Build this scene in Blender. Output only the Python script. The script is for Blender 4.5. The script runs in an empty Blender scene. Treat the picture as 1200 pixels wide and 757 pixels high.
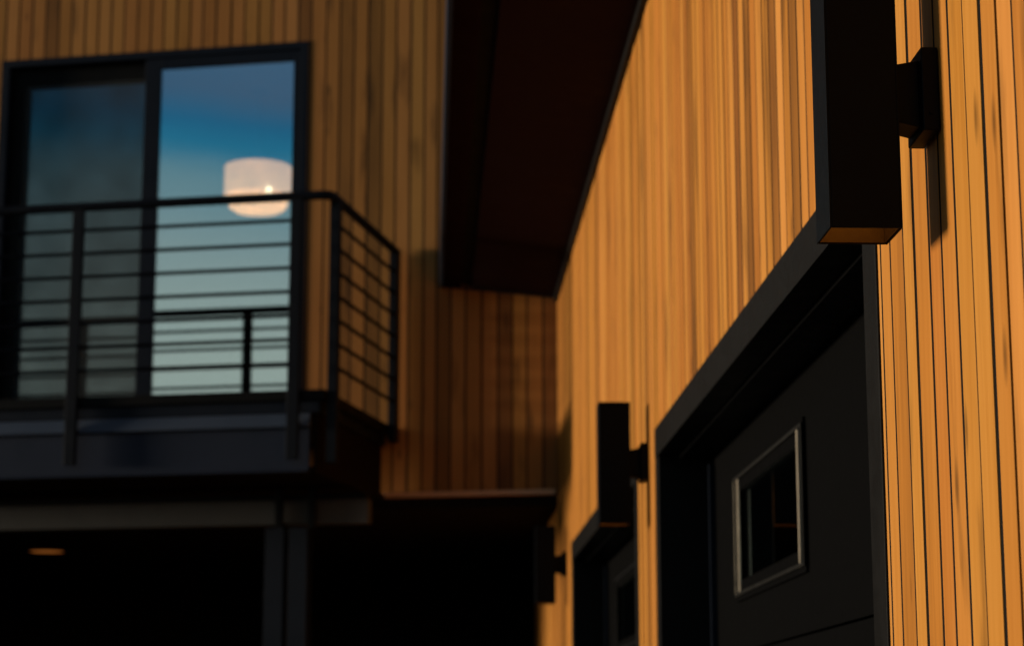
import bpy, bmesh, math, random
from mathutils import Vector, Matrix
random.seed(11)
S = bpy.context.scene
COL = S.collection
EYE = 1.5
D = 0.70                                   # garage wall plane, metres right of the camera
ALPHA = math.radians(13.5713)              # the balcony house is turned by this against the garage wall
CORNER = Vector((0.70, 11.481, 0.0))

# ------------------------------------------------------------------ helpers
def tag(o, label=None, cat=None, group=None, kind=None):
    if label: o['label'] = label
    if cat: o['category'] = cat
    if group: o['group'] = group
    if kind: o['kind'] = kind
    return o

def empty(name, loc=(0, 0, 0), rz=0.0, parent=None):
    o = bpy.data.objects.new(name, None)
    COL.objects.link(o)
    o.location = loc
    o.rotation_euler = (0, 0, rz)
    o.empty_display_size = 0.1
    if parent: o.parent = parent
    return o

class MB:
    def __init__(self):
        self.bm = bmesh.new()
        self.tone = self.bm.faces.layers.float.new('tone')
        self.seed = self.bm.faces.layers.float.new('seed')
    def hexa(self, p, tone=0.5, seed=0.0):
        # p: 8 points, bottom four (ccw seen from above) then top four
        v = [self.bm.verts.new(q) for q in p]
        for f in ((3, 2, 1, 0), (4, 5, 6, 7), (0, 1, 5, 4), (1, 2, 6, 5), (2, 3, 7, 6), (3, 0, 4, 7)):
            fc = self.bm.faces.new([v[i] for i in f])
            fc[self.tone] = tone; fc[self.seed] = seed
        return self
    def box(self, a, b, tone=0.5, seed=0.0):
        x0, x1 = sorted((a[0], b[0])); y0, y1 = sorted((a[1], b[1])); z0, z1 = sorted((a[2], b[2]))
        return self.hexa([(x0, y0, z0), (x1, y0, z0), (x1, y1, z0), (x0, y1, z0),
                          (x0, y0, z1), (x1, y0, z1), (x1, y1, z1), (x0, y1, z1)], tone, seed)
    def prism(self, pts, axis, lo, hi, tone=0.5, seed=0.0):
        # polygon pts (2D) extruded along axis 0/1/2
        def mk(p, h):
            if axis == 0: return (h, p[0], p[1])
            if axis == 1: return (p[0], h, p[1])
            return (p[0], p[1], h)
        A = [self.bm.verts.new(mk(p, lo)) for p in pts]
        B = [self.bm.verts.new(mk(p, hi)) for p in pts]
        n = len(pts); fs = [self.bm.faces.new(A), self.bm.faces.new(B)]
        for i in range(n):
            fs.append(self.bm.faces.new([A[i], A[(i + 1) % n], B[(i + 1) % n], B[i]]))
        for f in fs: f[self.tone] = tone; f[self.seed] = seed
        return self
    def tube(self, a, b, r, n=12, r2=None):
        a = Vector(a); b = Vector(b); d = (b - a).normalized()
        u = d.orthogonal().normalized(); w = d.cross(u); r2 = r if r2 is None else r2
        A = [self.bm.verts.new(a + (u * math.cos(t) + w * math.sin(t)) * r) for t in [2 * math.pi * i / n for i in range(n)]]
        B = [self.bm.verts.new(b + (u * math.cos(t) + w * math.sin(t)) * r2) for t in [2 * math.pi * i / n for i in range(n)]]
        self.bm.faces.new(A); self.bm.faces.new(B)
        for i in range(n):
            f = self.bm.faces.new([A[i], A[(i + 1) % n], B[(i + 1) % n], B[i]]); f.smooth = True
        return self
    def lathe(self, prof, n=40, closed=False):
        rings = []
        for r, z in prof:
            rings.append([self.bm.verts.new((r * math.cos(2 * math.pi * i / n), r * math.sin(2 * math.pi * i / n), z)) for i in range(n)])
        m = len(rings)
        for k in range(m if closed else m - 1):
            P, Q = rings[k], rings[(k + 1) % m]
            for i in range(n):
                f = self.bm.faces.new([P[i], P[(i + 1) % n], Q[(i + 1) % n], Q[i]]); f.smooth = True
        return self
    def build(self, name, m, parent=None, bevel=0.0, loc=None):
        bmesh.ops.recalc_face_normals(self.bm, faces=self.bm.faces[:])
        me = bpy.data.meshes.new(name)
        self.bm.to_mesh(me); self.bm.free()
        me.materials.append(m)
        o = bpy.data.objects.new(name, me)
        COL.objects.link(o)
        if parent: o.parent = parent
        if loc: o.location = loc
        if bevel:
            b = o.modifiers.new('bevel', 'BEVEL'); b.width = bevel; b.segments = 2; b.limit_method = 'ANGLE'
            b.angle_limit = math.radians(40)
        return o

# ------------------------------------------------------------------ materials
def newmat(name):
    m = bpy.data.materials.new(name); m.use_nodes = True
    nt = m.node_tree; nt.nodes.clear()
    out = nt.nodes.new('ShaderNodeOutputMaterial')
    return m, nt, out
def N_(nt, t, **kw):
    n = nt.nodes.new('ShaderNode' + t)
    for k, v in kw.items(): setattr(n, k, v)
    return n
def link(nt, a, b): nt.links.new(a, b)

def painted(name, col, rough=0.45, metallic=0.0, var=0.25, scale=9.0, bump=0.0, bscale=300.0, spec=0.5, streak=0.0):
    m, nt, out = newmat(name)
    p = N_(nt, 'BsdfPrincipled')
    tc = N_(nt, 'TexCoord')
    n1 = N_(nt, 'TexNoise'); n1.inputs['Scale'].default_value = scale; n1.inputs['Detail'].default_value = 6
    n1.inputs['Roughness'].default_value = 0.65
    link(nt, tc.outputs['Object'], n1.inputs['Vector'])
    mx = N_(nt, 'MixRGB'); mx.blend_type = 'MIX'
    mx.inputs[1].default_value = (*[c * (1 - var) for c in col], 1)
    mx.inputs[2].default_value = (*[c * (1 + var) for c in col], 1)
    link(nt, n1.outputs['Fac'], mx.inputs[0])
    link(nt, mx.outputs[0], p.inputs['Base Color'])
    rr = N_(nt, 'MapRange'); rr.inputs['To Min'].default_value = rough * 0.8; rr.inputs['To Max'].default_value = min(1, rough * 1.25)
    rr.inputs['From Min'].default_value = 0.3; rr.inputs['From Max'].default_value = 0.7
    link(nt, n1.outputs['Fac'], rr.inputs['Value']); link(nt, rr.outputs[0], p.inputs['Roughness'])
    p.inputs['Metallic'].default_value = metallic
    p.inputs['Specular IOR Level'].default_value = spec
    if bump:
        n2 = N_(nt, 'TexNoise'); n2.inputs['Scale'].default_value = bscale; n2.inputs['Detail'].default_value = 3
        link(nt, tc.outputs['Object'], n2.inputs['Vector'])
        b = N_(nt, 'Bump'); b.inputs['Strength'].default_value = bump; b.inputs['Distance'].default_value = 0.002
        link(nt, n2.outputs['Fac'], b.inputs['Height']); link(nt, b.outputs[0], p.inputs['Normal'])
    link(nt, p.outputs[0], out.inputs[0])
    return m

def cedar(name, dark, mid, light, rough=0.5):
    """Vertical stained cedar boards: tone and seed per board, grain along z, a few knots and dark resin streaks."""
    m, nt, out = newmat(name)
    p = N_(nt, 'BsdfPrincipled')
    tc = N_(nt, 'TexCoord'); at = N_(nt, 'Attribute'); at.attribute_name = 'tone'
    se = N_(nt, 'Attribute'); se.attribute_name = 'seed'
    cmb = N_(nt, 'CombineXYZ'); link(nt, se.outputs['Fac'], cmb.inputs[0]); link(nt, se.outputs['Fac'], cmb.inputs[2])
    add = N_(nt, 'VectorMath'); add.operation = 'ADD'
    link(nt, tc.outputs['Object'], add.inputs[0]); link(nt, cmb.outputs[0], add.inputs[1])
    def mapped(s, w=None):
        mp = N_(nt, 'Mapping'); mp.inputs['Scale'].default_value = s
        link(nt, add.outputs[0], mp.inputs['Vector']); return mp
    # fine grain
    g = N_(nt, 'TexNoise'); g.inputs['Scale'].default_value = 1; g.inputs['Detail'].default_value = 8; g.inputs['Roughness'].default_value = 0.7
    g.inputs['Distortion'].default_value = 0.3
    link(nt, mapped((170, 170, 3.0)).outputs[0], g.inputs['Vector'])
    # broad tone drifting along a board
    b = N_(nt, 'TexNoise'); b.inputs['Scale'].default_value = 1; b.inputs['Detail'].default_value = 4; b.inputs['Roughness'].default_value = 0.6
    link(nt, mapped((7, 7, 0.9)).outputs[0], b.inputs['Vector'])
    # cathedral bands
    w = N_(nt, 'TexWave'); w.wave_type = 'BANDS'; w.bands_direction = 'DIAGONAL'
    w.inputs['Scale'].default_value = 1.0; w.inputs['Distortion'].default_value = 5.0; w.inputs['Detail'].default_value = 3; w.inputs['Detail Scale'].default_value = 0.6
    link(nt, mapped((24, 24, 1.0)).outputs[0], w.inputs['Vector'])
    def math_(op, a, bb, c=None):
        n = N_(nt, 'Math'); n.operation = op
        for i, v in enumerate((a, bb, c)):
            if v is None: continue
            if isinstance(v, (int, float)): n.inputs[i].default_value = v
            else: link(nt, v, n.inputs[i])
        return n.outputs[0]
    f = math_('MULTIPLY', at.outputs['Fac'], 0.62)
    f = math_('ADD', f, math_('MULTIPLY', math_('SUBTRACT', b.outputs['Fac'], 0.5), 0.50))
    f = math_('ADD', f, math_('MULTIPLY', math_('SUBTRACT', g.outputs['Fac'], 0.5), 0.42))
    f = math_('ADD', f, math_('MULTIPLY', math_('SUBTRACT', w.outputs['Fac'], 0.5), 0.05))
    f = math_('ADD', f, 0.19)
    cr = N_(nt, 'ValToRGB'); e = cr.color_ramp.elements
    e[0].position = 0.0; e[0].color = (*dark, 1); e[1].position = 1.0; e[1].color = (*light, 1)
    k = e.new(0.45); k.color = (*mid, 1)
    link(nt, f, cr.inputs[0])
    # hue of a board: some redder, some more golden
    hs = N_(nt, 'HueSaturation')
    fr = math_('FRACT', math_('MULTIPLY', se.outputs['Fac'], 7.31), None)
    link(nt, math_('ADD', math_('MULTIPLY', fr, 0.009), 0.4955), hs.inputs['Hue'])
    link(nt, cr.outputs[0], hs.inputs['Color'])
    # knots
    v = N_(nt, 'TexVoronoi'); v.inputs['Scale'].default_value = 1; v.inputs['Randomness'].default_value = 1
    link(nt, mapped((9, 9, 2.6)).outputs[0], v.inputs['Vector'])
    kn = N_(nt, 'MapRange'); kn.inputs['From Min'].default_value = 0.04; kn.inputs['From Max'].default_value = 0.12
    kn.inputs['To Min'].default_value = 0.40; kn.inputs['To Max'].default_value = 1.0
    link(nt, v.outputs['Distance'], kn.inputs['Value'])
    # grey-brown weather stains that drip
    st = N_(nt, 'TexNoise'); st.inputs['Scale'].default_value = 1; st.inputs['Detail'].default_value = 5
    link(nt, mapped((11, 11, 1.7)).outputs[0], st.inputs['Vector'])
    sr = N_(nt, 'MapRange'); sr.inputs['From Min'].default_value = 0.57; sr.inputs['From Max'].default_value = 0.70
    sr.inputs['To Min'].default_value = 1.0; sr.inputs['To Max'].default_value = 0.45
    link(nt, st.outputs['Fac'], sr.inputs['Value'])
    mul = N_(nt, 'MixRGB'); mul.blend_type = 'MULTIPLY'; mul.inputs[0].default_value = 1
    link(nt, hs.outputs[0], mul.inputs[1])
    kk = math_('MULTIPLY', kn.outputs[0], sr.outputs[0])
    link(nt, kk, mul.inputs[2])
    link(nt, mul.outputs[0], p.inputs['Base Color'])
    rg = N_(nt, 'MapRange'); rg.inputs['To Min'].default_value = rough - 0.1; rg.inputs['To Max'].default_value = rough + 0.18
    link(nt, g.outputs['Fac'], rg.inputs['Value']); link(nt, rg.outputs[0], p.inputs['Roughness'])
    p.inputs['Specular IOR Level'].default_value = 0.14
    bp = N_(nt, 'Bump'); bp.inputs['Strength'].default_value = 0.35; bp.inputs['Distance'].default_value = 0.001
    link(nt, g.outputs['Fac'], bp.inputs['Height']); link(nt, bp.outputs[0], p.inputs['Normal'])
    link(nt, p.outputs[0], out.inputs[0])
    return m

def emissive(name, col, strength, base=(0.6, 0.55, 0.5)):
    m, nt, out = newmat(name)
    p = N_(nt, 'BsdfPrincipled'); p.inputs['Base Color'].default_value = (*base, 1)
    tc = N_(nt, 'TexCoord'); n = N_(nt, 'TexNoise'); n.inputs['Scale'].default_value = 7
    link(nt, tc.outputs['Object'], n.inputs['Vector'])
    mr = N_(nt, 'MapRange'); mr.inputs['To Min'].default_value = strength * 0.65; mr.inputs['To Max'].default_value = strength * 1.35
    link(nt, n.outputs['Fac'], mr.inputs['Value'])
    p.inputs['Emission Color'].default_value = (*col, 1); link(nt, mr.outputs[0], p.inputs['Emission Strength'])
    link(nt, p.outputs[0], out.inputs[0])
    return m

def coated_glass(name, refl, tint=(0.55, 0.6, 0.6), rough=0.0, wav=0.0):
    """Solar-control pane: mirror coat plus thin see-through tint."""
    m, nt, out = newmat(name)
    gl = N_(nt, 'BsdfGlossy'); gl.inputs['Roughness'].default_value = rough; gl.inputs['Color'].default_value = (0.92, 1.0, 1.0, 1)
    tr = N_(nt, 'BsdfTransparent'); tr.inputs['Color'].default_value = (*tint, 1)
    lw = N_(nt, 'LayerWeight'); lw.inputs['Blend'].default_value = 0.25
    mr = N_(nt, 'MapRange'); mr.inputs['To Min'].default_value = refl; mr.inputs['To Max'].default_value = 1.0
    link(nt, lw.outputs['Fresnel'], mr.inputs['Value'])
    mx = N_(nt, 'MixShader'); link(nt, mr.outputs[0], mx.inputs[0]); link(nt, tr.outputs[0], mx.inputs[1]); link(nt, gl.outputs[0], mx.inputs[2])
    if wav:
        tc = N_(nt, 'TexCoord'); n = N_(nt, 'TexNoise'); n.inputs['Scale'].default_value = 1.6; n.inputs['Detail'].default_value = 1
        link(nt, tc.outputs['Object'], n.inputs['Vector'])
        b = N_(nt, 'Bump'); b.inputs['Strength'].default_value = wav; b.inputs['Distance'].default_value = 0.004
        link(nt, n.outputs['Fac'], b.inputs['Height']); link(nt, b.outputs[0], gl.inputs['Normal'])
    link(nt, mx.outputs[0], out.inputs[0])
    return m

def screen_mesh(name):
    m, nt, out = newmat(name)
    df = N_(nt, 'BsdfPrincipled'); df.inputs['Base Color'].default_value = (0.012, 0.016, 0.018, 1); df.inputs['Roughness'].default_value = 0.8
    tr = N_(nt, 'BsdfTransparent')
    tc = N_(nt, 'TexCoord'); n = N_(nt, 'TexNoise'); n.inputs['Scale'].default_value = 5; n.inputs['Detail'].default_value = 5
    link(nt, tc.outputs['Object'], n.inputs['Vector'])
    mr = N_(nt, 'MapRange'); mr.inputs['To Min'].default_value = 0.26; mr.inputs['To Max'].default_value = 0.50
    link(nt, n.outputs['Fac'], mr.inputs['Value'])
    mx = N_(nt, 'MixShader'); link(nt, mr.outputs[0], mx.inputs[0]); link(nt, tr.outputs[0], mx.inputs[1]); link(nt, df.outputs[0], mx.inputs[2])
    link(nt, mx.outputs[0], out.inputs[0])
    return m

M = {}
M['cedar'] = cedar('stained_cedar', (0.10, 0.034, 0.006), (0.45, 0.170, 0.024), (0.70, 0.318, 0.072))
M['cedar_old'] = cedar('weathered_cedar', (0.10, 0.039, 0.009), (0.34, 0.138, 0.030), (0.52, 0.232, 0.064), 0.6)  # darker copy of the cedar, the back wall's shade put into its colour
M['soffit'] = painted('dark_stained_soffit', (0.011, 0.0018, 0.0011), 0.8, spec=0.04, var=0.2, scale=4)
M['black'] = painted('black_powder_coat', (0.004, 0.004, 0.0042), 0.5, bump=0.12, bscale=900, spec=0.06)
M['lamp_black'] = painted('black_lamp_enamel', (0.0016, 0.0026, 0.0040), 0.45, bump=0.10, bscale=1500, spec=0.07)
M['inner_metal'] = painted('bare_inner_metal', (0.12, 0.075, 0.03), 0.5, metallic=0.3, var=0.35, scale=40, bump=0.3, bscale=700)
M['trim'] = painted('charcoal_flashing', (0.0068, 0.0063, 0.0060), 0.5, var=0.35, scale=14, bump=0.15, bscale=500, spec=0.08)
M['void'] = painted('black_building_paper', (0.006, 0.006, 0.006), 0.9, spec=0.1)  # building paper; also colours the strips that paint shade into board joints
M['door'] = painted('charcoal_door_stucco', (0.0018, 0.0018, 0.0019), 0.75, var=0.9, scale=30, bump=0.9, bscale=420, spec=0.03)
M['navy'] = painted('charcoal_window_frame', (0.005, 0.008, 0.015), 0.5, var=0.2, spec=0.08)
M['steel'] = painted('dark_blue_grey_steel', (0.014, 0.020, 0.036), 0.6, var=0.3, scale=5, spec=0.10)
M['column'] = painted('near_black_steel_post', (0.0085, 0.012, 0.019), 0.6, var=0.35, scale=8, spec=0.08)
M['flange'] = painted('blue_grey_flange', (0.042, 0.058, 0.088), 0.55, var=0.2, scale=5, spec=0.15)  # fascia steel, lightened to paint in sky light on the tilted face
M['steel_grey'] = painted('grey_steel_beam', (0.060, 0.060, 0.058), 0.6, var=0.3, scale=5, spec=0.10)
M['rail'] = painted('black_rail_steel', (0.0055, 0.007, 0.0105), 0.50, var=0.2, spec=0.07)
M['alu'] = painted('brushed_aluminium', (0.50, 0.43, 0.33), 0.35, metallic=0.6, var=0.25, scale=30)  # light caught by the upright beads is put into this bright colour
M['alu_dim'] = painted('dull_aluminium', (0.28, 0.24, 0.18), 0.4, metallic=0.5, var=0.25, scale=30)  # weaker catch of light painted into the thin outer upright
M['bead_dark'] = painted('black_window_bead', (0.008, 0.008, 0.009), 0.5, var=0.3, spec=0.1)  # far door's beads, lack of light painted in as near black
M['bead'] = painted('dull_window_bead', (0.014, 0.0135, 0.0125), 0.5, spec=0.08, var=0.3)  # beads that catch little light, painted darker than the bright uprights
M['room'] = painted('dim_room_plaster', (0.035, 0.035, 0.04), 0.9, spec=0.1)
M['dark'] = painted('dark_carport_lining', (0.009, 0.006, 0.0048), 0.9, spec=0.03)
M['driveway'] = painted('concrete_driveway', (0.10, 0.10, 0.105), 0.85, var=0.25, scale=0.8, bump=0.3, bscale=60)
M['field'] = painted('dry_ground', (0.05, 0.055, 0.035), 0.95, var=0.4, scale=0.05)
M['ledge'] = painted('brown_ledge_board', (0.60, 0.33, 0.17), 0.5, var=0.2)
M['pane'] = coated_glass('solar_glass', 0.55, (0.85, 0.87, 0.87), wav=0.03)
M['dark_pane'] = coated_glass('garage_glass', 0.06, (0.25, 0.28, 0.28), wav=0.02)
M['screen'] = screen_mesh('insect_screen_mesh')
M['glow'] = emissive('warm_lamp_lens', (1.0, 0.42, 0.06), 1.6)
M['shade'] = emissive('lit_fabric_shade', (1.0, 0.47, 0.20), 2.6)
M['diffuser'] = emissive('lit_lower_diffuser', (1.0, 0.44, 0.15), 4.2)
M['bulb'] = emissive('bright_bulb', (1.0, 0.80, 0.48), 8)
M['downlight'] = emissive('warm_downlight', (1.0, 0.30, 0.05), 0.22)

# ------------------------------------------------------------------ setting
g = MB(); g.box((-900, -900, -0.30), (900, 900, -0.004)).build('ground', M['field']); tag(bpy.data.objects['ground'], kind='structure')
g = MB(); g.box((-7, -6, -0.20), (0.66, 10.6, 0.0)).build('driveway', M['driveway']); tag(bpy.data.objects['driveway'], kind='structure')

# ------------------------------------------------------------------ cladding
def boards(mb, jb, a0, a1, front, back, zfun, openings, axis, zbot=0.12, notch=0.0, widths=(), sd=0.18):
    """boards side by side. axis 'y': along world Y on plane x=front (facing -x); 's': along local x on plane y=front (facing +y).
    mb takes the boards, jb the black strips added as shade in the joints between them."""
    sg = 1 if axis == 'y' else -1
    a = a0; prev = None
    def piece(lo, hi, f0, f1, c0, c1, tone, seed):
        ch = 0.0003
        if c1 - c0 < 0.01 or hi - lo < 0.003: return
        if axis == 'y': pts = [(back, lo), (back, hi), (f1 + ch, hi), (f1, hi - ch), (f0, lo + ch), (f0 + ch, lo)]
        else: pts = [(lo, back), (hi, back), (hi, f1 - ch), (hi - ch, f1), (lo + ch, f0), (lo, f0 - ch)]
        mb.prism(pts, 2, c0, c1, tone, seed)
    while a < a1:
        w = random.choice((0.066, 0.070, 0.072, 0.074, 0.080))
        if widths: w = widths.pop(0)
        if a + w > a1: w = a1 - a
        gap = random.choice((0.0105, 0.0115, 0.0125))
        lo, hi = a, a + w
        a += w + gap
        tone = min(1, max(0, random.gauss(0.52, sd))); seed = random.random() * 50
        if random.random() < 0.09 and sd > 0.12: tone = 0.02
        jf = random.uniform(-0.0005, 0.0005); tw = random.uniform(-0.0003, 0.0003)
        if random.random() < 0.10: jf += random.choice((-.001, .001))
        f0 = front + jf + tw; f1 = front + jf - tw
        top = zfun((lo + hi) / 2)
        hit = None
        for o in openings:
            if hi > o[0] + .0005 and lo < o[1] - .0005: hit = o
        if hit is None: piece(lo, hi, f0, f1, zbot, top, tone, seed)
        else:
            o0, o1, z0, z1 = hit
            zn = z1 + random.uniform(0, notch)
            piece(lo, hi, f0, f1, zn, top, tone, seed)
            if z0 > zbot: piece(lo, hi, f0, f1, zbot, z0, tone, seed)
            zz = max(z0, zbot)
            if lo < o0: piece(lo, o0 - .001, f0, f0, zz, zn, tone, seed)
            if hi > o1: piece(o1 + .001, hi, f1, f1, zz, zn, tone, seed)
        # black strip added as the shade in the gap after the previous board
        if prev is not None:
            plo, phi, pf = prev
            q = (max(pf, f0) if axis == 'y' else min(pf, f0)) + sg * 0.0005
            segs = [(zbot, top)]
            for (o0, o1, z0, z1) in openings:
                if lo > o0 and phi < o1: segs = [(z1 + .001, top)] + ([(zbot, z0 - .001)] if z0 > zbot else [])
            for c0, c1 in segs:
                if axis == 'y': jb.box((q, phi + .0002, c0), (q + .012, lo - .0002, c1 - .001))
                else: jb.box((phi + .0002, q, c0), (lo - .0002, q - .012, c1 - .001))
        prev = (lo, hi, f1)

# ================================================================== garage wing
ZW = EYE + 2.385
wing = empty('garage_wing', (D, 0, 0))
tag(wing, 'right hand building wing clad in sunlit orange cedar boards with black garage doors', 'building')
# everything in this wing is given in world metres; children are offset so that the empty sits at the wall base
def W(mb, name, mat, bevel=0.0, parent=None):
    o = mb.build(name, mat, parent or wing, bevel)
    if parent is None or parent is wing: o.location = (-D, 0, 0)
    return o
NEAR0 = 2.502
NEARW = [a - .0115 for a in (.074, .084, .081, .080, .071, .087, .070, .089, .069, .034)]
DOORS = [(3.235, 6.505), (7.085, 10.355)]
ZT_OUT = EYE + 0.938; ZT_IN = EYE + 0.845; TW = 0.098
mb = MB(); jb = MB()
# the first board beside the near door frame starts at its edge
boards(mb, jb, -3.0, NEAR0, D, D + 0.022, lambda a: ZW, [], 'y')
boards(mb, jb, NEAR0 + .0095, 3.234, D, D + 0.022, lambda a: ZW, [], 'y', widths=NEARW, sd=0.10)
boards(mb, jb, 3.235, 14.0, D, D + 0.022, lambda a: ZW + 0.02, [(DOORS[0][0], DOORS[0][1], -1, ZT_OUT), (DOORS[1][0], DOORS[1][1], -1, ZT_OUT)], 'y', notch=0.006)
W(mb, 'cedar_cladding', M['cedar'])
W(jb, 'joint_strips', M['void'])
mb = MB()
x0, x1 = D + 0.026, D + 0.16
mb.box((x0, -3, 0), (x1, DOORS[0][0] + .05, ZW + .3))
mb.box((x0, DOORS[0][1] - .05, 0), (x1, DOORS[1][0] + .05, ZW + .3))
mb.box((x0, DOORS[1][1] - .05, 0), (x1, 14, ZW + .3))
for a, b in DOORS: mb.box((x0, a + .05, ZT_OUT - 0.03), (x1, b - .05, ZW + .3))
W(mb, 'backing_wall', M['void'])
for a, b in ((-3, DOORS[0][0]), (DOORS[0][1], DOORS[1][0]), (DOORS[1][1], 11.3)):
    mb = MB(); mb.box((D - 0.006, a, 0.0), (D + 0.024, b, 0.115)); W(mb, 'base_flashing', M['trim'])
# garage interior shell, so that no daylight comes through the door glass
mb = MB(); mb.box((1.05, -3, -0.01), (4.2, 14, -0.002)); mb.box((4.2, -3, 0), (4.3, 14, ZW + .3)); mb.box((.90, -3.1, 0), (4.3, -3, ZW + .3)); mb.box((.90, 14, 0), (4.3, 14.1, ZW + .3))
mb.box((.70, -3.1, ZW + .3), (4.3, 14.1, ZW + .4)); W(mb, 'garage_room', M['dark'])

def trim_ring(y0, y1):
    mb = MB()
    f, b = D - 0.004, D + 0.160
    mb.box((f, y0, 0.0), (b, y0 + TW, ZT_IN))                      # near jamb
    mb.box((f, y1 - TW, 0.0), (b, y1, ZT_IN))                      # far jamb
    mb.box((f - 0.001, y0, ZT_IN), (b, y1, ZT_OUT))                # head
    return mb
for k, (y0, y1) in enumerate(DOORS):
    fr = W(trim_ring(y0, y1), 'door_frame', M['trim'], 0.002)
    # drip lip under the head and weather stop further in
    s = MB(); s.box((D - 0.010, y0 + TW, ZT_IN - 0.004), (D + 0.004, y1 - TW, ZT_IN - 0.0005)); s.build('drip_lip', M['trim'], fr)
    s = MB(); s.box((D + 0.060, y0 + TW, ZT_IN - 0.010), (D + 0.085, y1 - TW, ZT_IN - 0.001)); s.build('weather_stop', M['black'], fr, 0.0015)
    XD = D + 0.165
    # sectional door: panels with a small step between them
    seams = [0.0, 0.535, 1.135, 1.735, ZT_IN + 0.02]
    dr = MB()
    wy1 = y1 - 0.575; wy0 = wy1 - 1.10; wz0, wz1 = EYE + 0.372, EYE + 0.728
    for i in range(4):
        z0, z1 = seams[i] + 0.003, seams[i + 1] - 0.003
        if i == 3:
            dr.box((XD, y0 + .02, z0), (XD + .045, y1 - .02, wz0)); dr.box((XD, y0 + .02, wz1), (XD + .045, y1 - .02, z1))
            dr.box((XD, y0 + .02, wz0), (XD + .045, wy0, wz1)); dr.box((XD, wy1, wz0), (XD + .045, y1 - .02, wz1))
        else: dr.box((XD, y0 + .02, z0), (XD + .045, y1 - .02, z1))
    dr.box((XD + .02, y0 + .02, 0), (XD + .044, y1 - .02, 1.9))
    door = W(dr, 'garage_door', M['door'])
    # far side track
    t = MB(); t.box((XD - 0.020, y1 - TW - 0.026, 0), (XD - 0.002, y1 - TW - 0.002, ZT_IN - 0.03)); t.build('side_seal', M['navy'], door, 0.001)
    # window: two rings
    def ring(mb, a0, a1, b0, b1, w, xa, xb, horiz=True, vert=True):
        if vert:
            mb.box((xa, a0, b0), (xb, a0 + w, b1)); mb.box((xa, a1 - w, b0), (xb, a1, b1))
        if horiz:
            mb.box((xa, a0 + w, b0), (xb, a1 - w, b0 + w)); mb.box((xa, a0 + w, b1 - w), (xb, a1 - w, b1))
    wf = MB(); ring(wf, wy0, wy1, wz0, wz1, 0.055, XD - 0.008, XD + 0.03); wfo = wf.build('window_frame', M['door'], door, 0.002)
    ib = MB(); ring(ib, wy0 + .002, wy1 - .006, wz0 + .014, wz1 - .014, 0.010, XD - 0.014, XD + 0.02, True, False); ib.build('glazing_bead', M[('bead', 'bead_dark')[k]], door, 0.002)
    for yy, wd, mt in ((wy1 - .016, .010, ('alu_dim', 'bead_dark')[k]), (wy1 - .096, .026, ('alu', 'bead')[k]), (wy0 + .042, .020, ('alu', 'bead')[k]), (wy0 - .004, .014, 'bead')):  # near door gets the lit bead colours, far door the dim copies
        vb = MB(); vb.box((XD - 0.0125, yy, wz0 + .014), (XD - 0.0085, yy + wd, wz1 - .014)); vb.build('upright_bead', M[mt], door)
    gp = MB(); gp.box((XD + 0.004, wy0 + .02, wz0 + .02), (XD + 0.010, wy1 - .02, wz1 - .02)); gp.build('window_pane', M['dark_pane'], door)

# ---- eave over the garage wall
XE = 0.052; ZE = EYE + 2.478
slope = (ZE - ZW) / (D - XE)
def zs(x): return ZE - (x - XE) * slope
def yback(x):                       # where the house wall stands at this x
    return CORNER.y - (x - CORNER.x) * math.tan(ALPHA)
def eave_piece(xa, xb, dz0, dz1, ya=-3.0, gap=0.0):
    mb = MB()
    P = []
    for dz in (dz0, dz1):
        P += [(xa, ya, zs(xa) + dz), (xb, ya, zs(xb) + dz), (xb, yback(xb) - gap, zs(xb) + dz), (xa, yback(xa) - gap, zs(xa) + dz)]
    return mb.hexa(P)
roof = W(eave_piece(XE + 0.02, D + 0.2, 0.05, 0.26, gap=0.004), 'eave_roof', M['trim'])
def under(mb, name, mat, bev=0.0):
    return mb.build(name, mat, roof, bev)
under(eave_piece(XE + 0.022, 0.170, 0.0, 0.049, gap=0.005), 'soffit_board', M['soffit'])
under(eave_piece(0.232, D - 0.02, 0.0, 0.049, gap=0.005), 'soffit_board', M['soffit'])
under(eave_piece(0.1705, 0.2315, 0.018, 0.048, gap=0.005), 'vent_strip', M['void'])
under(eave_piece(XE, XE + 0.0195, -0.012, 0.262, gap=0.006), 'fascia', M['steel'], 0.001)
under(eave_piece(D - 0.0195, D + 0.0005, -0.035, 0.045, gap=0.02), 'frieze_strip', M['trim'])
# closing strip where the eave ends on the house wall
mb = MB()
mb.hexa([(XE + .0, yback(XE) - .035, zs(XE) - .012), (D - .02, yback(D - .02) - .035, zs(D - .02) - .012), (D - .02, yback(D - .02) - .012, zs(D - .02) - .012), (XE, yback(XE) - .012, zs(XE) - .012),
         (XE + .0, yback(XE) - .035, zs(XE) - .002), (D - .02, yback(D - .02) - .035, zs(D - .02) - .002), (D - .02, yback(D - .02) - .012, zs(D - .02) - .002), (XE, yback(XE) - .012, zs(XE) - .002)])
under(mb, 'end_flashing', M['trim'])

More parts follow.
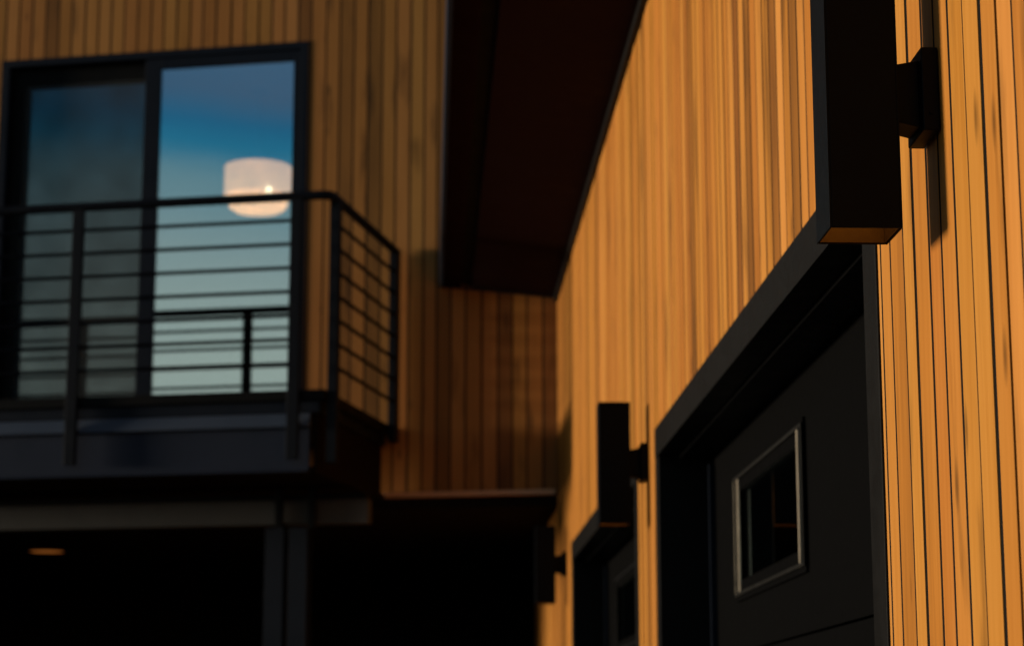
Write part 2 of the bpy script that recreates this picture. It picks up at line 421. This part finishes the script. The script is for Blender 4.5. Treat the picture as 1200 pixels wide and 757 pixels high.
# ================================================================== house with the balcony
HR = math.pi - ALPHA
house = empty('cedar_house', (CORNER.x, CORNER.y, 0), HR)
tag(house, 'shaded cedar clad house behind the balcony with a sliding glass door upstairs', 'building')
ZB = EYE + 1.325                    # underside of the upper wall
ZTOP = EYE + 5.2
WS0, WS1 = 1.45, 3.344; WZ0, WZ1 = EYE + 1.70, EYE + 3.953
mb = MB(); jb = MB()
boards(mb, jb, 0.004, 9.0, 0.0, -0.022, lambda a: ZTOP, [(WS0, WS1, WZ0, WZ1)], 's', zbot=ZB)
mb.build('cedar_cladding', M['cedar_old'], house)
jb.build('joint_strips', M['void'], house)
mb = MB()
mb.box((-.2, -.17, ZB), (WS0 + .05, -.025, ZTOP + .1)); mb.box((WS1 - .05, -.17, ZB), (9, -.025, ZTOP + .1))
mb.box((WS0 + .05, -.17, ZB), (WS1 - .05, -.025, WZ0 + .03)); mb.box((WS0 + .05, -.17, WZ1 - .03), (WS1 - .05, -.025, ZTOP + .1))
mb.build('backing_wall', M['void'], house)
mb = MB(); mb.box((0.012, -.03, ZB - .026), (0.965, 0.028, ZB - 0.001)); mb.build('ledge_board', M['ledge'], house, 0.002)
mb = MB(); mb.box((-.5, -5, ZTOP + .1), (9.3, .45, ZTOP + .3)); mb.build('roof', M['trim'], house)
# room behind the sliding door
mb = MB()
mb.box((0.3, -5.1, EYE + 1.50), (6.5, -5.0, ZTOP)); mb.box((0.2, -5.1, EYE + 1.50), (0.3, -.18, ZTOP)); mb.box((6.5, -5.1, EYE + 1.50), (6.6, -.18, ZTOP))
mb.box((0.2, -5.1, EYE + 4.15), (6.6, -.18, EYE + 4.25)); mb.box((0.2, -5.1, EYE + 1.50), (6.6, -.18, EYE + 1.60))
mb.build('upstairs_room', M['room'], house)
# carport below
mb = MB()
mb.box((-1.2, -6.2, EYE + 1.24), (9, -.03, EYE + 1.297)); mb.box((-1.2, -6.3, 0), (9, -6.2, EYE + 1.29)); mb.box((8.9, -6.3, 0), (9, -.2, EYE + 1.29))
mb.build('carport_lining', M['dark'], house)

# ---- sliding door
sd = MB()
fo = 0.006
sd.box((WS0, -.12, WZ0), (WS0 + .045, fo, WZ1)); sd.box((WS1 - .05, -.12, WZ0), (WS1, fo, WZ1))
sd.box((WS0 + .045, -.12, WZ1 - .045), (WS1 - .05, fo, WZ1)); sd.box((WS0 + .045, -.12, WZ0), (WS1 - .05, fo, WZ0 + .05))
door = sd.build('sliding_door', M['navy'], house, 0.002)
def sash(s0, s1, z0, z1, o0, o1, wl, wr, wt, wb):
    mb = MB()
    mb.box((s0, o0, z0), (s0 + wr, o1, z1)); mb.box((s1 - wl, o0, z0), (s1, o1, z1))
    mb.box((s0 + wr, o0, z1 - wt), (s1 - wl, o1, z1)); mb.box((s0 + wr, o0, z0), (s1 - wl, o1, z0 + wb))
    return mb
sash(WS0 + .046, 2.445, WZ0 + .051, WZ1 - .046, -.045, -.008, .095, .045, .062, .08).build('fixed_sash', M['navy'], door, 0.002)
sash(2.36, WS1 - .051, WZ0 + .051, WZ1 - .046, -.105, -.060, .10, .095, .115, .08).build('sliding_sash', M['black'], door, 0.002)
mb = MB(); mb.box((WS0 + .085, -.030, WZ0 + .12), (2.36, -.022, WZ1 - .10)); mb.build('fixed_pane', M['pane'], door)
mb = MB(); mb.box((2.44, -.090, WZ0 + .12), (WS1 - .14, -.082, WZ1 - .155)); mb.build('sliding_pane', M['pane'], door)
mb = MB(); mb.box((2.452, -.0572, WZ0 + .10), (WS1 - .13, -.0565, WZ1 - .15)); mb.build('insect_screen', M['screen'], door)

# ================================================================== balcony
bal = empty('balcony', (CORNER.x, CORNER.y, 0), HR)
tag(bal, 'dark steel balcony with horizontal rod railing in front of the sliding door', 'balcony')
BO = 1.30; BS0 = 0.93; BS1 = 5.2
mb = MB(); mb.box((BS0, .032, EYE + 1.640), (BS1, BO + .03, EYE + 1.692)); mb.build('deck_board', M['black'], bal, 0.002)
mb = MB(); mb.box((BS0 + .03, .034, EYE + 1.582), (BS1, BO + .005, EYE + 1.638)); mb.build('deck_frame', M['navy'], bal, 0.002)
mb = MB()
zt, zb = EYE + 1.580, EYE + 1.288
mb.prism([(BO - .02, zb), (BO + .012, zb), (BO + .012, zb + .010), (BO - .008, zb + .016), (BO - .008, zt - .076), (BO - .02, zt - .076)], 0, BS0 + .085, BS1)
ff = mb.build('front_fascia', M['steel'], bal, 0.0015)
mb = MB(); mb.prism([(BO - .02, zt - .074), (BO + .024, zt - .070), (BO + .024, zt - .064), (BO + .002, zt - .002), (BO - .02, zt - .002)], 0, BS0 + .080, BS1)
mb.build('flange', M['flange'], ff, 0.0015)
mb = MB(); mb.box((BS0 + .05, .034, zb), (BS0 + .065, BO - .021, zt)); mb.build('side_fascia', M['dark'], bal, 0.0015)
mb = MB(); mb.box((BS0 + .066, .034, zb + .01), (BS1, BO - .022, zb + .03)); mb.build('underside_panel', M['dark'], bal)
# railing
rl = empty('railing', (0, 0, 0), 0, bal)
RZ = EYE + 2.672
RO = BO + .045; RS = BS0 - .022
def post(s, o, z0, w_s, w_o):
    mb = MB(); mb.box((s - w_s / 2, o - w_o / 2, z0), (s + w_s / 2, o + w_o / 2, RZ - .012)); return mb.build('post', M['rail'], rl, 0.002)
for s in (1.085, 2.245, 3.405, 4.565): post(s, RO, EYE + 1.345, .058, .034)
post(RS, BO - .05, EYE + 1.335, .050, .055); post(RS, .058, EYE + 1.60, .042, .088)
def rail_path(pts, r, name, parent, n=10, sq=None):
    """swept rail along pts with rounded corners"""
    cu = bpy.data.curves.new(name, 'CURVE'); cu.dimensions = '3D'
    sp = cu.splines.new('POLY'); sp.points.add(len(pts) - 1)
    for i, p in enumerate(pts): sp.points[i].co = (*p, 1)
    cu.bevel_depth = r; cu.bevel_resolution = 4; cu.use_fill_caps = True
    tmp = bpy.data.objects.new('tmp', cu); COL.objects.link(tmp)
    dg = bpy.context.evaluated_depsgraph_get()
    me = bpy.data.meshes.new_from_object(tmp.evaluated_get(dg))
    bpy.data.objects.remove(tmp); bpy.data.curves.remove(cu)
    me.name = name; me.materials.clear(); me.materials.append(M['rail'])
    for p in me.polygons: p.use_smooth = True
    o = bpy.data.objects.new(name, me); COL.objects.link(o); o.parent = parent
    return o
RC = .05
arc = [(RS + RC - RC * math.sin(t), RO - RC + RC * math.cos(t), RZ) for t in [math.pi / 2 * i / 6 for i in range(7)]]
tr = rail_path([(BS1, RO, RZ)] + arc + [(RS, .02, RZ)], .025, 'top_rail', rl)
for k in range(7):
    z = RZ - .1215 * (k + 1)
    mb = MB(); mb.tube((1.085 - .01, RO - .006, z), (BS1, RO - .006, z), .0100); mb.build('rod', M['rail'], rl)
    mb = MB(); mb.tube((RS + .002, .085, z), (RS + .002, BO - .05, z), .0105); mb.build('rod', M['rail'], rl)

# ---- beam and posts below the balcony
beam = empty('steel_beam', (CORNER.x, CORNER.y, 0), HR)
tag(beam, 'long grey steel beam under the balcony resting on twin posts', 'beam')
mb = MB(); zb_, zt_ = EYE + 1.103, EYE + 1.228
mb.prism([(.52, zb_), (.60, zb_), (.60, zb_ + .012), (.592, zb_ + .016), (.592, zt_ - .012), (.60, zt_ - .008), (.60, zt_), (.52, zt_)], 0, .90, 6.0)
mb.build('web', M['steel_grey'], beam, 0.001)
mb = MB(); mb.box((.905, .50, zt_ + .001), (6.0, .615, zt_ + .03)); mb.build('top_plate', M['black'], beam, 0.001)
def column(s, sp, label):
    t = empty('steel_column', (CORNER.x, CORNER.y, 0), HR)
    # the empty stands at the foot of the column
    off = Matrix.Rotation(HR, 3, 'Z') @ Vector((s, .62, 0)); t.location = Vector((CORNER.x, CORNER.y, 0)) + off
    tag(t, label, 'column', 'twin steel posts under the balcony')
    mb = MB(); mb.box((-.050, -.04, 0), (.050, -.028, EYE + 1.080)); mb.box((-.050, .028, 0), (.050, .04, EYE + 1.080)); mb.box((-.006, -.028, 0), (.006, .028, EYE + 1.080))
    mb.build('shaft', M['column'], t, 0.001)
    mb = MB(); mb.box((-.075, -.07, 0), (.075, .07, .012)); mb.build('base_plate', M['steel'], t, 0.001)
    mb = MB(); mb.box((sp - .019, -.018, EYE + 1.081), (sp + .019, .012, EYE + 1.29)); mb.build('connector_plate', M['black'], t, 0.001)
column(1.384, -.010, 'left one of the two dark steel posts under the grey beam')
column(1.256, -.060, 'right one of the two dark steel posts under the grey beam')

# ================================================================== wall lamps
def wall_lamp(label, y, z0):
    """square up-and-down lamp: hollow body, tapered arm, back plate. y: centre, z0: lower end"""
    t = empty('wall_lamp', (D, y, EYE + z0 + .194))
    tag(t, label, 'wall lamp', 'black box lamps on the cedar wall')
    w = .050; h = .194; th = .003; xr = -.059
    xl = xr - .100
    mb = MB()
    # four walls, mitred by butt ends
    mb.box((xl, -w, -h), (xl + th, w, h)); mb.box((xr - th, -w, -h), (xr, w, h))
    mb.box((xl + th, -w, -h), (xr - th, -w + th, h)); mb.box((xl + th, w - th, -h), (xr - th, w, h))
    mb.build('body', M['lamp_black'], t, 0.0008)
    e = .0006
    for s0, s1, l0 in ((-h + .002, -h + .070, -h + .071), (h - .070, h - .002, h - .076)):
        mb = MB()
        mb.box((xl + th + e, -w + th + e, s0), (xl + th + .0012, w - th - e, s1)); mb.box((xr - th - .0012, -w + th + e, s0), (xr - th - e, w - th - e, s1))
        mb.box((xl + th + .0015, -w + th + e, s0), (xr - th - .0015, -w + th + .0012, s1)); mb.box((xl + th + .0015, w - th - .0012, s0), (xr - th - .0015, w - th - e, s1))
        mb.build('reflector', M['inner_metal'], t)
        mb = MB(); mb.box((xl + th + .001, -w + th + .001, l0), (xr - th - .001, w - th - .001, l0 + .005)); mb.build('lens', M['glow'], t)
    # tapered arm
    mb = MB()
    a = -.0255; b = xr + .001
    mb.hexa([(b, -.030, -.038), (a, -.030, -.046), (a, .030, -.046), (b, .030, -.038), (b, -.030, .044), (a, -.030, .050), (a, .030, .050), (b, .030, .044)])
    mb.build('arm', M['lamp_black'], t, 0.0015)
    mb = MB(); mb.box((-.025, -.048, -.055), (-.002, .048, .064)); mb.build('back_plate', M['lamp_black'], t, 0.0015)
    mb = MB(); mb.tube((-.0135, -.0482, -.030), (-.0135, -.051, -.030), .0028, 10); mb.build('screw', M['lamp_black'], t)
    return t
wall_lamp('nearest and largest black box lamp, right of the near garage door', 2.845, .680)
wall_lamp('middle black box lamp on the cedar pier between the two garage doors', 6.770, .668)
wall_lamp('farthest black box lamp, beyond the far garage door near the dark corner', 10.790, .668)

# ================================================================== pendant and downlight
def hpt(s, o, z):
    v = Matrix.Rotation(HR, 3, 'Z') @ Vector((s, o, 0)); return Vector((CORNER.x + v.x, CORNER.y + v.y, z))
pd = empty('pendant_lamp', hpt(2.235, -1.5, EYE + 3.36)); tag(pd, 'lit drum shade pendant hanging in the room behind the right glass pane', 'pendant lamp')
mb = MB(); mb.lathe([(.215, .085), (.218, .085), (.218, .280), (.215, .280)], 48, True); mb.build('drum_shade', M['shade'], pd)
mb = MB(); mb.lathe([(.001, -.018), (.10, -.016), (.155, -.006), (.185, .016), (.200, .070), (.197, .070), (.180, .018), (.001, -.012)], 48); mb.build('lower_diffuser', M['diffuser'], pd)
mb = MB(); mb.tube((0, 0, .31), (0, 0, .79), .006); mb.tube((0, 0, .775), (0, 0, .789), .06, 20); mb.build('stem', M['rail'], pd)
mb = MB(); mb.lathe([(.0005, -.02), (.012, -.016), (.018, 0), (.012, .016), (.0005, .02)], 16); b = mb.build('bulb', M['bulb'], pd); b.location = (.085, -.206, .080)
dl = empty('recessed_light', hpt(0, 0, 0)); dl.location = Vector((-2.55, 14.42, EYE + 1.236)); tag(dl, 'small dim orange ceiling light glowing in the dark carport', 'ceiling light')
mb = MB(); mb.lathe([(.0005, -.004), (.115, -.004), (.115, .002), (.0005, .002)], 28); mb.build('lens', M['downlight'], dl)
mb = MB(); mb.lathe([(.117, .003), (.117, -.008), (.135, -.005), (.138, .003)], 28); mb.build('trim_ring', M['black'], dl)

# ================================================================== world, sun, camera
SUN_EL = math.radians(2.5); SUN_A = math.radians(5.0)
sun_dir = Vector((-math.cos(SUN_A) * math.cos(SUN_EL), math.sin(SUN_A) * math.cos(SUN_EL), math.sin(SUN_EL)))
w = bpy.data.worlds.new('World'); S.world = w; w.use_nodes = True
nt = w.node_tree; nt.nodes.clear()
out = nt.nodes.new('ShaderNodeOutputWorld'); bg = nt.nodes.new('ShaderNodeBackground')
sky = nt.nodes.new('ShaderNodeTexSky'); sky.sky_type = 'NISHITA'; sky.sun_disc = False
sky.sun_elevation = SUN_EL; sky.sun_rotation = math.atan2(sun_dir.x, sun_dir.y)
sky.air_density = 1.2; sky.dust_density = 1.0; sky.ozone_density = 2.0
bg.inputs['Strength'].default_value = 0.12
# evening haze above the horizon, under a dark slate-blue cloud bank, clear sky higher up
def NN(t, **kw):
    n = nt.nodes.new('ShaderNode' + t)
    for k, v in kw.items(): setattr(n, k, v)
    return n
L = nt.links.new
tc = NN('TexCoord'); sp = NN('SeparateXYZ'); L(tc.outputs['Generated'], sp.inputs[0])
mp = NN('Mapping'); mp.inputs['Scale'].default_value = (3.0, 3.0, 9.0); L(tc.outputs['Generated'], mp.inputs['Vector'])
nz = NN('TexNoise'); nz.inputs['Scale'].default_value = 1.0; nz.inputs['Detail'].default_value = 5; nz.inputs['Roughness'].default_value = 0.5
L(mp.outputs[0], nz.inputs['Vector'])
wb = NN('MapRange'); wb.inputs['To Min'].default_value = -0.035; wb.inputs['To Max'].default_value = 0.035; L(nz.outputs['Fac'], wb.inputs['Value'])
zz = NN('Math', operation='ADD'); L(sp.outputs['Z'], zz.inputs[0]); L(wb.outputs[0], zz.inputs[1])
cr = NN('ValToRGB'); e = cr.color_ramp.elements
e[0].position = 0.0; e[0].color = (0.46, 0.52, 0.47, 1)
e[1].position = 1.0; e[1].color = (0.30, 0.5, 0.8, 1)
for p_, c_ in ((0.17, (0.40, 0.47, 0.43)), (0.215, (0.29, 0.39, 0.40)), (0.245, (0.16, 0.30, 0.36)), (0.260, (0.025, 0.20, 0.34)), (0.275, (0.022, 0.15, 0.29)), (0.292, (0.06, 0.135, 0.235)), (0.40, (0.09, 0.18, 0.30))):
    k = e.new(p_); k.color = (*c_, 1)
L(zz.outputs[0], cr.inputs[0])
sc = NN('VectorMath', operation='SCALE'); sc.inputs['Scale'].default_value = 8.5; L(cr.outputs[0], sc.inputs[0])
hi = NN('MapRange'); hi.inputs['From Min'].default_value = 0.30; hi.inputs['From Max'].default_value = 0.55; L(sp.outputs['Z'], hi.inputs['Value'])
mx = NN('MixRGB'); L(hi.outputs[0], mx.inputs[0]); L(sc.outputs[0], mx.inputs[1]); L(sky.outputs[0], mx.inputs[2])
L(mx.outputs[0], bg.inputs['Color']); L(bg.outputs[0], out.inputs[0])

sl = bpy.data.lights.new('sun', 'SUN'); sl.energy = 4.3; sl.angle = math.radians(7.5); sl.color = (1.0, 0.84, 0.64)
so = bpy.data.objects.new('sun', sl); COL.objects.link(so); so.location = (-8, 2, 6)
so.rotation_euler = sun_dir.to_track_quat('Z', 'Y').to_euler()

cam = bpy.data.cameras.new('camera'); co = bpy.data.objects.new('camera', cam); COL.objects.link(co)
cam.sensor_width = 36; cam.lens = 75; cam.clip_start = 0.05; cam.clip_end = 3000
co.location = (0, 0, EYE)
th = math.radians(11.0232); yaw = math.radians(2.2484)
co.rotation_euler = (math.pi / 2 + th, 0, -yaw)
cam.dof.use_dof = True; cam.dof.focus_distance = 3.05; cam.dof.aperture_fstop = 6.1; cam.dof.aperture_blades = 9
S.camera = co
S.view_settings.view_transform = 'Standard'; S.view_settings.look = 'None'; S.view_settings.exposure = 0.0; S.view_settings.gamma = 1
S.cycles.max_bounces = 6
